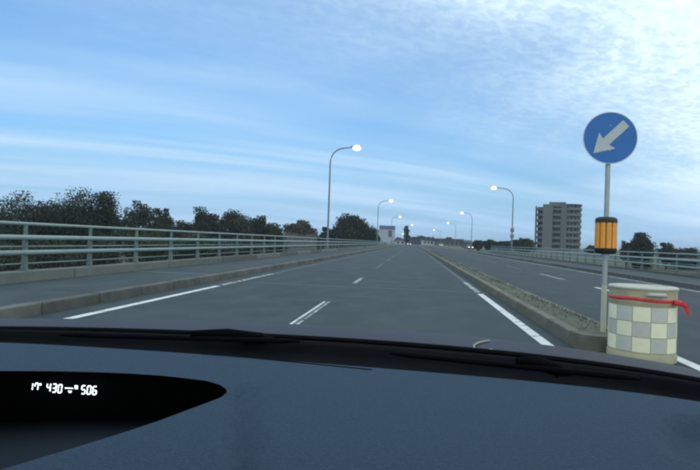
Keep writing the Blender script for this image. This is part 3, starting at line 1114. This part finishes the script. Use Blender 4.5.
# billboard
e, w, h = far_box('billboard', 379.3, 395.4, 225.6, 176, 1, 'roadside billboard with violet top band left of the road', 'billboard', 'billboard_face')
hb = at_depth(387, 240, 176).z - e.location.z
fr = obj('panel', bmbox(-w / 2, w / 2, 0, 0.45, hb, h), 'billboard_face', e)
obj('band', bmbox(-w / 2 + 0.05, w / 2 - 0.05, -0.04, -0.004, h - 1.25, h - 0.05), 'billboard_band', fr)
obj('picture', bmbox(w * 0.08, w * 0.30, -0.04, -0.004, hb + 1.0, h - 1.5), 'billboard_dark', fr)
for s in (-0.3, 0.3):
    obj('post', bmbox(w * s - 0.15, w * s + 0.15, 0.1, 0.4, -0.3, hb), 'lamp_post_paint', e)
# pale house behind it
def house(x0, x1, ytop, d, dep, label, wallm, roofm, roof_h=0.9, nwin=3, flat=False):
    e, w, h = far_box('house' if not flat else 'shop_building', x0, x1, ytop, d, dep, label, 'building', wallm)
    hw_ = h - roof_h
    obj('wall', bmbox(-w / 2, w / 2, 0, dep, -0.3, hw_), wallm, e)
    bm = bmesh.new()
    if flat:
        box(bm, -w / 2 - 0.5, w / 2 + 0.5, -0.9, dep + 0.5, hw_, h)
    else:
        prism(bm, [(-0.5, hw_), (dep + 0.5, hw_), (dep / 2, h)], -w / 2 - 0.4, w / 2 + 0.4, lambda u, v, t: Vector((t, u, v)))
    obj('roof', bm, roofm, e)
    for k in range(nwin):
        cx = -w / 2 + w * (k + 0.5) / nwin
        ww = w / nwin * 0.28
        o = obj('window', bmbox(cx - ww, cx + ww, -0.05, -0.004, hw_ * 0.35, hw_ * 0.82), 'glass', e)
        obj('sill', bmbox(cx - ww - 0.1, cx + ww + 0.1, -0.12, -0.004, hw_ * 0.35 - 0.12, hw_ * 0.35 - 0.005), 'grey_render', o)
    return e


house(372, 381.5, 229.5, 215, 9, 'pale house half hidden behind the billboard', 'white_wall', 'dark_roof')
house(396, 404.5, 239.5, 330, 9, 'small pale house just right of the billboard', 'white_wall', 'dark_roof', nwin=2)
house(423.5, 437, 238.6, 420, 14, 'low white building closing the far end of the road', 'white_wall', 'dark_roof', 1.4, 4, True)
house(437.5, 463, 238.8, 400, 14, 'long low building with dark flat roof at the far end', 'grey_render', 'dark_roof', 2.2, 6, True)
house(404, 423, 240, 460, 14, 'dark low building left of the white one at the far end', 'balcony_dark', 'dark_roof', 1.6, 4, True)
house(465.5, 472.5, 240.2, 260, 9, 'dark house behind the second right street lamp', 'balcony_dark', 'dark_roof', 1.4, 2)
for i, (px, top, hw, d, w_) in enumerate(((410, 237.6, 7, 520, 'left of the white building'), (420, 236.8, 7, 520, 'directly behind the white building'), (430, 237.6, 7, 510, 'above the right end of the white building'), (447, 238.2, 8, 500, 'behind the long dark roof'), (400, 238.4, 5, 500, 'beside the small pale house'))):
    tree(px, top, hw, d, 'far dark tree rising over the roofs, ' + w_, 'foliage_dark', clear=0.0, seed=80 + i, dens=0.6, group='far trees at the end of the road')


# ------------------------------------------------------------------ far cars
mat('car_white', (0.62, 0.63, 0.64), 0.3, coat=0.5, var=0.05)
mat('car_dark', (0.03, 0.033, 0.04), 0.3, coat=0.5, var=0.05)
mat('headlight', (0.9, 0.9, 0.9), 0.3, emit=(1.0, 0.94, 0.82), emit_s=1.6)
mat('number_plate', (0.7, 0.7, 0.68), 0.5)


def car(loc, rz, label, body_m, lit):
    e = empty('car', loc, label, 'car', 'cars far down the road', rz)
    prof = [(-1.95, 0.30), (-1.98, 0.62), (-1.80, 0.78), (-0.95, 0.90), (-0.35, 1.38), (0.95, 1.42), (1.62, 0.98), (1.92, 0.92), (1.96, 0.35), (1.5, 0.22), (-1.5, 0.22)]
    bm = bmesh.new()
    prism(bm, prof, -0.82, 0.82, lambda u, v, t: Vector((t * (1 if v < 0.95 else 0.86), u, v)))
    bmesh.ops.bevel(bm, geom=list(bm.edges), offset=0.04, segments=2, affect='EDGES')
    obj('body', bm, body_m, e, True, auto=35)
    bm = bmesh.new()
    prism(bm, [(-0.97, 0.94), (-0.40, 1.36), (-0.37, 1.35), (-0.93, 0.93)], -0.66, 0.66, lambda u, v, t: Vector((t, u - 0.02, v + 0.02)))
    obj('windscreen', bm, 'glass', e)
    for s in (-1, 1):
        bm = bmesh.new()
        prism(bm, [(-0.75, 0.96), (-0.32, 1.32), (0.85, 1.34), (1.3, 0.98)], 0.72, 0.80, lambda u, v, t: Vector((s * t, u, v)))
        obj('side_window', bm, 'glass', e)
        bm = bmesh.new(); box(bm, s * 0.58 - 0.17, s * 0.58 + 0.17, -2.0, -1.86, 0.58, 0.74, bev=0.03)
        obj('headlight', bm, 'headlight' if lit else 'glass', e)
        for y in (-1.25, 1.3):
            bm = bmesh.new()
            tube(bm, [(s * 0.66, y, 0.31), (s * 0.84, y, 0.31)], 0.31, 20)
            wh = obj('wheel', bm, 'black_rubber', e, True, auto=40)
            bm = bmesh.new()
            tube(bm, [(s * 0.80, y, 0.31), (s * 0.855, y, 0.31)], 0.19, 16)
            obj('rim', bm, 'galvanised', wh, True, auto=40)
    obj('number_plate', bmbox(-0.2, 0.2, -2.0, -1.965, 0.40, 0.52), 'number_plate', e)
    return e


c1 = at_depth(468.5, 249.6, 165)
car((c1.x, c1.y, -0.1), R(14), 'oncoming car with lit headlights at the junction on the right', 'car_dark', True)
c2 = at_depth(441, 245.6, 250)
car((c2.x, c2.y, 0.01), R(6), 'white car far away in front of the long dark-roofed building', 'car_white', False)
c3 = at_depth(409, 245, 230)
car((c3.x, c3.y, 0.01), 0.0, 'distant car with bright headlights near the vanishing point', 'car_dark', True)

# dark post box and pale post by the junction
bp = at_depth(478.3, 252, 118); bp.z = 0.0
e = empty('roadside_cabinet', (bp.x, bp.y, 0), 'small dark cabinet standing by the junction on the right', 'cabinet')
bm = bmesh.new(); box(bm, -0.3, 0.3, -0.2, 0.2, 0.08, 1.15, bev=0.03); obj('cabinet_body', bm, 'black_plastic', e)
obj('base', bmbox(-0.36, 0.36, -0.26, 0.26, -0.15, 0.08), 'concrete', e)
obj('cap', bmbox(-0.34, 0.34, -0.24, 0.24, 1.15, 1.20), 'black_plastic', e)


# ------------------------------------------------------------------ the car we sit in: bonnet, cowl, wipers, windscreen, dashboard, display
mat('bonnet_paint', (0.044, 0.042, 0.052), 0.45, var=0.1, scale=8, spec=0.05)
mat('dash_plastic', (0.053, 0.087, 0.132), 0.8, var=0.30, scale=260.0, bump=0.4, bscale=420, spec=0.10)
mat('dash_floor', (0.012, 0.018, 0.026), 0.85, var=0.12, scale=3.0, spec=0.08)
mat('cowl_black', (0.0045, 0.005, 0.0065), 0.9, var=0.3, scale=15, spec=0.04)
mat('cowl_grey', (0.016, 0.017, 0.022), 0.8, spec=0.06, var=0.2, scale=15)
mat('display_black', (0.004, 0.004, 0.005), 0.8, spec=0.03, var=0.2, scale=20)
mat('display_digits', (0.7, 0.75, 0.75), 0.5, emit=(0.82, 0.95, 0.95), emit_s=1.0)
mat('roof_lining', (0.30, 0.30, 0.29), 0.9, var=0.1)
mclear = bpy.data.materials.new('clear_glass'); mclear.use_nodes = True
_nt = mclear.node_tree; _nt.nodes.clear()
_t = _nt.nodes.new('ShaderNodeBsdfTransparent'); _t.inputs['Color'].default_value = (1, 1, 1, 1)
_o = _nt.nodes.new('ShaderNodeOutputMaterial'); _nt.links.new(_t.outputs[0], _o.inputs['Surface'])
MATS['clear_glass'] = mclear
CZ = 1.03


def proj(v):
    q = CAM_R.to_3x3().transposed() @ (Vector(v) - EYE)
    return 350 + F * q.x / -q.z, 235 - F * q.y / -q.z


def curve_pts(pairs, z, n=60):
    xs_ = np.array([p[0] for p in pairs], float); ys_ = np.array([p[1] for p in pairs], float)
    # smooth the hand-read curve
    fit = np.polyfit(xs_, ys_, 4)
    return [at_z(px, float(np.polyval(fit, px)), z) for px in np.linspace(xs_[0], xs_[-1], n)]


dash_px = [(-170, 341), (0, 341.5), (125, 346), (250, 355), (350, 363.5), (480, 375), (550, 381), (614, 387), (700, 398), (760, 409), (800, 418)]
cowl_px = [(-170, 331), (0, 329), (143, 331), (250, 334), (350, 340.5), (480, 351.5), (539, 357.5), (607, 365), (700, 380), (760, 393), (800, 403)]
crest_px = [(-170, 324), (0, 319.5), (100, 319), (200, 320.5), (300, 325), (400, 330.5), (480, 337), (545, 345), (607, 354.5), (660, 364), (700, 372.5), (760, 388), (800, 400)]
dash_c = curve_pts(dash_px, CZ)
cowl_c = curve_pts(cowl_px, CZ)
XA, XB = -1.08, 0.56
dx_ = np.array([p.x for p in dash_c]); dy_ = np.array([p.y for p in dash_c])
cx_ = np.array([p.x for p in cowl_c]); cy_ = np.array([p.y for p in cowl_c])
yd = lambda x: float(np.interp(x, dx_, dy_))
yc = lambda x: float(np.interp(x, cx_, cy_))
cfit = np.polyfit([p[0] for p in crest_px], [p[1] for p in crest_px], 4)
TC = 0.42
cr = []
for px in np.linspace(-170, 800, 60):
    py = float(np.polyval(cfit, px))
    y = 1.6
    for _ in range(12):
        q = at_y(px, py, y)
        y = yc(q.x) + TC
    cr.append((q.x, q.z, (EYE.z - q.z) / q.y))
crx = np.array([c[0] for c in cr]); crz = np.array([c[1] for c in cr]); crs = np.array([c[2] for c in cr])
print('CAR', 'dash y', min(dy_), max(dy_), 'cowl y', min(cy_), max(cy_), 'crest z', crz.min(), crz.max(), 'x', dx_.min(), dx_.max())
ours = empty('car', (-0.27, 1.0, 0.0), 'car we look out of: grey-blue dashboard, black cowl and dark bonnet', 'car')
INV = Matrix.Translation((0.27, -1.0, 0.0))


def cobj(name, bm, m, parent=ours, smooth_=True, auto=None):
    if parent is ours:
        bmesh.ops.transform(bm, matrix=INV, verts=bm.verts)
    elif parent is not None:
        bmesh.ops.transform(bm, matrix=INV, verts=bm.verts)
    return obj(name, bm, m, parent, smooth_, auto=auto)


def grid(rows):
    bm = bmesh.new()
    vv = [[bm.verts.new(p) for p in r] for r in rows]
    for a, b in zip(vv, vv[1:]):
        for i in range(len(a) - 1):
            bm.faces.new((a[i], a[i + 1], b[i + 1], b[i]))
    return bm


xg = np.linspace(XA, XB, 70)


def bonnet_z(x, t):
    zc_b = float(np.interp(x, crx, crz)); s = float(np.interp(x, crx, crs))
    h = zc_b - (CZ - 0.004)
    b = (-s - h / TC) / TC
    a = h / TC - b * TC
    return CZ - 0.004 + a * t + b * t * t


rows = [[(x, yc(x) + 0.004, CZ - 0.03) for x in xg]]
for t in np.linspace(0, 1.05, 22):
    rows.append([(x, yc(x) + t, bonnet_z(x, t)) for x in xg])
rows.append([(x, yc(x) + 1.10, bonnet_z(x, 1.05) - 0.10) for x in xg])
rows.append([(x, yc(x) + 1.14, 0.30) for x in xg])
bon = cobj('bonnet', grid(rows), 'bonnet_paint')
for s, x in ((-1, XA), (1, XB)):
    rws = [[(x + s * o_, yc(x) + t, (bonnet_z(x, t) if k == 0 else z)) for t in np.linspace(-0.25, 1.05, 12)] for k, (o_, z) in enumerate(((0, 0), (0.05, 0.85), (0.06, 0.55), (0.03, 0.25)))]
    cobj('front_wing', grid(rws), 'bonnet_paint')
# reflected glint on the bonnet, modelled as a pale bent tube and a dot
def on_bonnet(px, py, lift):
    q = at_z(px, py, CZ)
    for _ in range(15):
        q = at_z(px, py, bonnet_z(q.x, max(0.0, q.y - yc(q.x))) + lift)
    return q


mat('pale_glint', (0.32, 0.31, 0.27), 0.6, var=0.1)
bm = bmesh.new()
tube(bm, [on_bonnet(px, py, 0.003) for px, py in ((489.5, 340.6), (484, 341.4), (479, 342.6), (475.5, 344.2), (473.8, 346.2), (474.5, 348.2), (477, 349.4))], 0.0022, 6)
glint_ = cobj('glint_hook', bm, 'pale_glint')
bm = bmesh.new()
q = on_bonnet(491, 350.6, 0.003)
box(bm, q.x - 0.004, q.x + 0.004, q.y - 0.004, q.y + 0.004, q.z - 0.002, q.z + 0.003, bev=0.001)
cobj('glint_dot', bm, 'sheet_white')
# cowl: black trough between the bonnet and the glass
cw = []
for s, dz in ((0.0, -0.004), (0.12, -0.012), (0.35, -0.016), (0.55, -0.012), (0.62, 0.001), (0.80, 0.002), (0.95, -0.004), (1.0, -0.012)):
    cw.append([(x, yd(x) * (1 - s) + yc(x) * s, CZ + dz) for x in xg])
cobj('cowl_panel', grid(cw), 'cowl_black')
rub = bmesh.new()
tube(rub, [(x, yc(x) - 0.006, CZ + 0.001) for x in xg], 0.0055, 6)
cobj('cowl_seal', rub, 'black_rubber')


# wipers parked in the trough
def wiper(pa, pb_, pivot):
    a, b, p = at_z(*pa, CZ + 0.010), at_z(*pb_, CZ + 0.010), at_z(*pivot, CZ + 0.006)
    bm = bmesh.new()
    mids = [a.lerp(b, t) for t in np.linspace(0, 1, 14)]
    for m_ in mids:
        m_.y = min(m_.y, yc(m_.x) - 0.02)
    tube(bm, mids, [0.003] + [0.0055] * 12 + [0.003], 6)
    w = cobj('wiper', bm, 'cowl_black')
    bm = bmesh.new()
    mid = mids[7]
    tube(bm, [p, p.lerp(mid, 0.5) + Vector((0, 0, 0.012)), mid + Vector((0, 0, 0.010))], [0.013, 0.009, 0.006], 8)
    cobj('arm', bm, 'cowl_black', w)
    bm = bmesh.new()
    r_ = bmesh.ops.create_icosphere(bm, subdivisions=2, radius=1.0)
    for v in r_['verts']:
        v.co = p + Vector((v.co.x * 0.028, v.co.y * 0.016, v.co.z * 0.009))
    cobj('pivot_cap', bm, 'cowl_black', w)


wiper((60, 334.5), (300, 341.5), (262, 339))
wiper((390, 353), (640, 379), (560, 371))

# windscreen: clear pane raked back to the roof header, posts and roof
rws = []
for t in np.linspace(0, 1, 8):
    r_ = []
    for x in xg[::3]:
        bulge = 0.05 * (1 - ((x + 0.27) / 0.82) ** 2)
        top = Vector((-0.27 + (x + 0.27) * 0.80, 0.22 + bulge, 1.60))
        bot = Vector((x, yd(x) + 0.015, CZ + 0.0))
        q = bot.lerp(top, t); q.z += 0.03 * math.sin(math.pi * t); r_.append(q)
    rws.append(r_)
cobj('windscreen', grid(rws), 'clear_glass')
for x in (XA, XB):
    bm = bmesh.new()
    s = 1 if x > -0.27 else -1
    top = Vector((-0.27 + (x + 0.27) * 0.80 + s * 0.05, 0.22, 1.60)); bot = Vector((x + s * 0.06, yd(x) - 0.02, CZ - 0.02))
    tube(bm, [bot, bot.lerp(top, 0.5) + Vector((0, 0, 0.02)), top], [0.045, 0.045, 0.045], 8)
    cobj('windscreen_pillar', bm, 'roof_lining')
rws = []
for y in (0.24, 0.10, -0.3, -0.9, -1.5):
    rws.append([(-0.27 + u * 0.72, y, 1.60 + 0.06 * (1 - u * u) + (0.03 if y < 0.1 else 0)) for u in np.linspace(-1, 1, 9)])
cobj('roof', grid(rws), 'roof_lining')

# dashboard top with the opening of the display pod
open_up = [(-150, 373), (-70, 371.5), (0, 371), (50, 371.2), (95, 372.2), (130, 373.6), (160, 375.6), (185, 378.2), (207, 381.0), (220, 385.0), (226, 389.0), (227, 392.5)]
open_lo = [(-150, 512), (-90, 495), (-30, 478), (20, 463.5), (60, 452), (95, 441.5), (130, 430.5), (160, 420.5), (185, 411), (208, 402.5), (221, 397.5), (227, 392.5)]
UP = [at_z(px, py, CZ) for px, py in open_up]
LO = [at_z(px, py, CZ) for px, py in open_lo]
NEAR = 0.33
outer = [Vector((x, yd(x) - 0.002, CZ)) for x in np.linspace(XA + 0.01, XB - 0.01, 60)] + [Vector((x, NEAR, CZ)) for x in np.linspace(XB - 0.01, XA + 0.01, 12)]
bm = bmesh.new()


def loop(pts):
    vv = [bm.verts.new(p) for p in pts]
    return [bm.edges.new((vv[i], vv[(i + 1) % len(vv)])) for i in range(len(vv))]


hole = UP + LO[-2::-1]
edges = loop(outer) + loop(hole)
bmesh.ops.triangle_fill(bm, edges=edges, use_beauty=True, normal=(0, 0, 1))
for x in np.arange(XA, XB, 0.02):
    bmesh.ops.bisect_plane(bm, geom=bm.verts[:] + bm.edges[:] + bm.faces[:], plane_co=(x, 0, 0), plane_no=(1, 0, 0), dist=1e-5)
for y in np.arange(NEAR, 1.35, 0.02):
    bmesh.ops.bisect_plane(bm, geom=bm.verts[:] + bm.edges[:] + bm.faces[:], plane_co=(0, y, 0), plane_no=(0, 1, 0), dist=1e-5)


def dash_z(p):
    px, py = proj(p)
    z = 0.0
    # soft step where the display pod rises beside the centre of the dash
    z -= 0.012 * (1 - sstep(px, 238, 262)) * sstep(py, 378, 392) * sstep(px, 226, 240)
    # shallow hollow on the right
    z -= 0.022 * sstep(px, 655, 690) * sstep(py, 416, 424) * (1 - sstep(py, 430 + (px - 655) * 0.25, 455 + (px - 655) * 0.3))
    # rounded front lip
    f = yd(p.x) - p.y
    z -= 0.004 * (1 - sstep(f, 0.0, 0.03))
    # falls away towards us
    z -= 0.10 * max(0.0, 0.55 - p.y) ** 2
    return z


on_hole = set()
for v in bm.verts:
    v.co.z = CZ + dash_z(v.co)
dash = cobj('dashboard', bm, 'dash_plastic')
# thin seam along the front of the dash
bm = bmesh.new()
tube(bm, [Vector((q.x, q.y, CZ + 0.0008)) for q in (at_z(px, float(np.interp(px, [p[0] for p in dash_px], [p[1] for p in dash_px])) + 2.6 + (px - 200) * 0.012, CZ) for px in np.linspace(200, 372, 20))], 0.0009, 5)
cobj('seam', bm, 'cowl_black', dash)
# the pod: hood underside, black panel and sloping floor
ndd = len(UP)
HO, UND, BAS = [], [], []
for i, (u, l) in enumerate(zip(UP, LO)):
    w = 1 - (i / (ndd - 1)) ** 3
    u0 = Vector((u.x, u.y, CZ + dash_z(u)))
    HO.append(u0)
    fwd = 0.11 * w + 0.002
    UND.append(Vector((u.x, u.y + fwd, CZ - 0.006)))
    BAS.append(Vector((u.x, u.y + fwd - 0.012 * w, CZ - 0.006 - 0.105 * w)))
LOZ = [Vector((l.x, l.y, CZ + dash_z(l) - 0.0005)) for l in LO]
pod = cobj('display_pod', grid([HO, UND, BAS]), 'display_black', ours, True, auto=30)
flo = [LOZ]
for t in (0.08, 0.3, 0.6, 1.0):
    flo.append([a.lerp(b, t) + Vector((0, 0, -0.012 * math.sin(math.pi * t) - (0.01 if t == 0.08 else 0))) for a, b in zip(LOZ, BAS)])
cobj('pod_floor', grid(flo), 'dash_floor' if 'dash_floor' in MATS else 'dash_plastic', ours, True, auto=40)
# digits: 17 degrees, 430, fuel mark, 506
i0, i1 = 2, 4
pA, pB = (UND[i0] + BAS[i0]) / 2, (UND[i1] + BAS[i1]) / 2
along = (pB - pA).normalized()
upv = (UND[3] - BAS[3]).normalized()
nrm = along.cross(upv).normalized()
if nrm.y > 0: nrm = -nrm
pl0 = pA + nrm * 0.012


def on_panel(px, py, off=0.0):
    r_ = ray(px, py)
    return EYE + r_ * ((pl0 + nrm * off - EYE).dot(nrm) / r_.dot(nrm))


def glyph(polys):
    bm = bmesh.new()
    for poly in polys:
        prism(bm, poly, 0.0, 0.0012, lambda u, v, t: on_panel(u, v, t))
    o = cobj('digit', bm, 'display_digits', pod, False)
    return o


SEGS = {'a': ((0, 0), (1, 0)), 'b': ((1, 0), (1, .5)), 'c': ((1, .5), (1, 1)), 'd': ((0, 1), (1, 1)), 'e': ((0, .5), (0, 1)), 'f': ((0, 0), (0, .5)), 'g': ((0, .5), (1, .5))}
DIG = {'0': 'abcdef', '1': 'bc', '3': 'abgcd', '4': 'fgbc', '5': 'afgcd', '6': 'afgedc', '7': 'fabc'}


def digit(ch, x0, y0, w, h, th=1.25, shear=-0.12):
    polys = []
    for s in DIG[ch]:
        (ua, va), (ub, vb) = SEGS[s]
        ax, ay, bx_, by = x0 + ua * w, y0 + va * h, x0 + ub * w, y0 + vb * h
        g_ = 0.25
        if ua == ub:
            q = [(ax - th / 2, ay + g_), (ax + th / 2, ay + g_), (ax + th / 2, by - g_), (ax - th / 2, by - g_)]
        else:
            q = [(ax + g_, ay - th / 2), (bx_ - g_, ay - th / 2), (bx_ - g_, ay + th / 2), (ax + g_, ay + th / 2)]
        polys.append([(u + (v - y0 - h) * shear, v) for u, v in q])
    glyph(polys)


digit('1', 30.2, 383.3, 2.0, 6.8, 1.2)
digit('7', 34.6, 383.3, 3.0, 6.8, 1.2)
glyph([[(39.4, 383.4), (41.4, 383.4), (41.4, 385.6), (39.4, 385.6)]])
digit('4', 46.6, 383.6, 3.3, 8.0)
digit('3', 52.2, 384.2, 3.4, 8.0)
digit('0', 57.8, 384.8, 3.4, 8.0)
glyph([[(64.8, 387.6), (73, 387.9), (73, 389.0), (64.8, 388.7)]])
glyph([[(67.9, 390.8), (72.0, 391.0), (71.0, 393.0), (68.9, 392.9)]])
glyph([[(74.6, 385.4), (77.9, 385.5), (77.9, 389.2), (74.6, 389.1)]])
digit('5', 81.2, 385.8, 3.5, 8.0)
digit('0', 86.8, 386.2, 3.5, 8.0)
digit('6', 92.4, 386.6, 3.5, 8.0)


# ------------------------------------------------------------------ evening air
mhz = bpy.data.materials.new('evening_air'); mhz.use_nodes = True
_nt = mhz.node_tree; _nt.nodes.clear()
_v = _nt.nodes.new('ShaderNodeVolumePrincipled')
_v.inputs['Color'].default_value = (0.72, 0.86, 1.0, 1)
_v.inputs['Density'].default_value = 0.0003
_v.inputs['Anisotropy'].default_value = 0.2
_o = _nt.nodes.new('ShaderNodeOutputMaterial'); _nt.links.new(_v.outputs[0], _o.inputs['Volume'])
MATS['evening_air'] = mhz
hz = obj('haze', bmbox(-6100, 6100, -450, 8100, -7, 40), 'evening_air')
tag(hz, 'thin evening haze over the road and far trees', 'haze', kind='stuff')
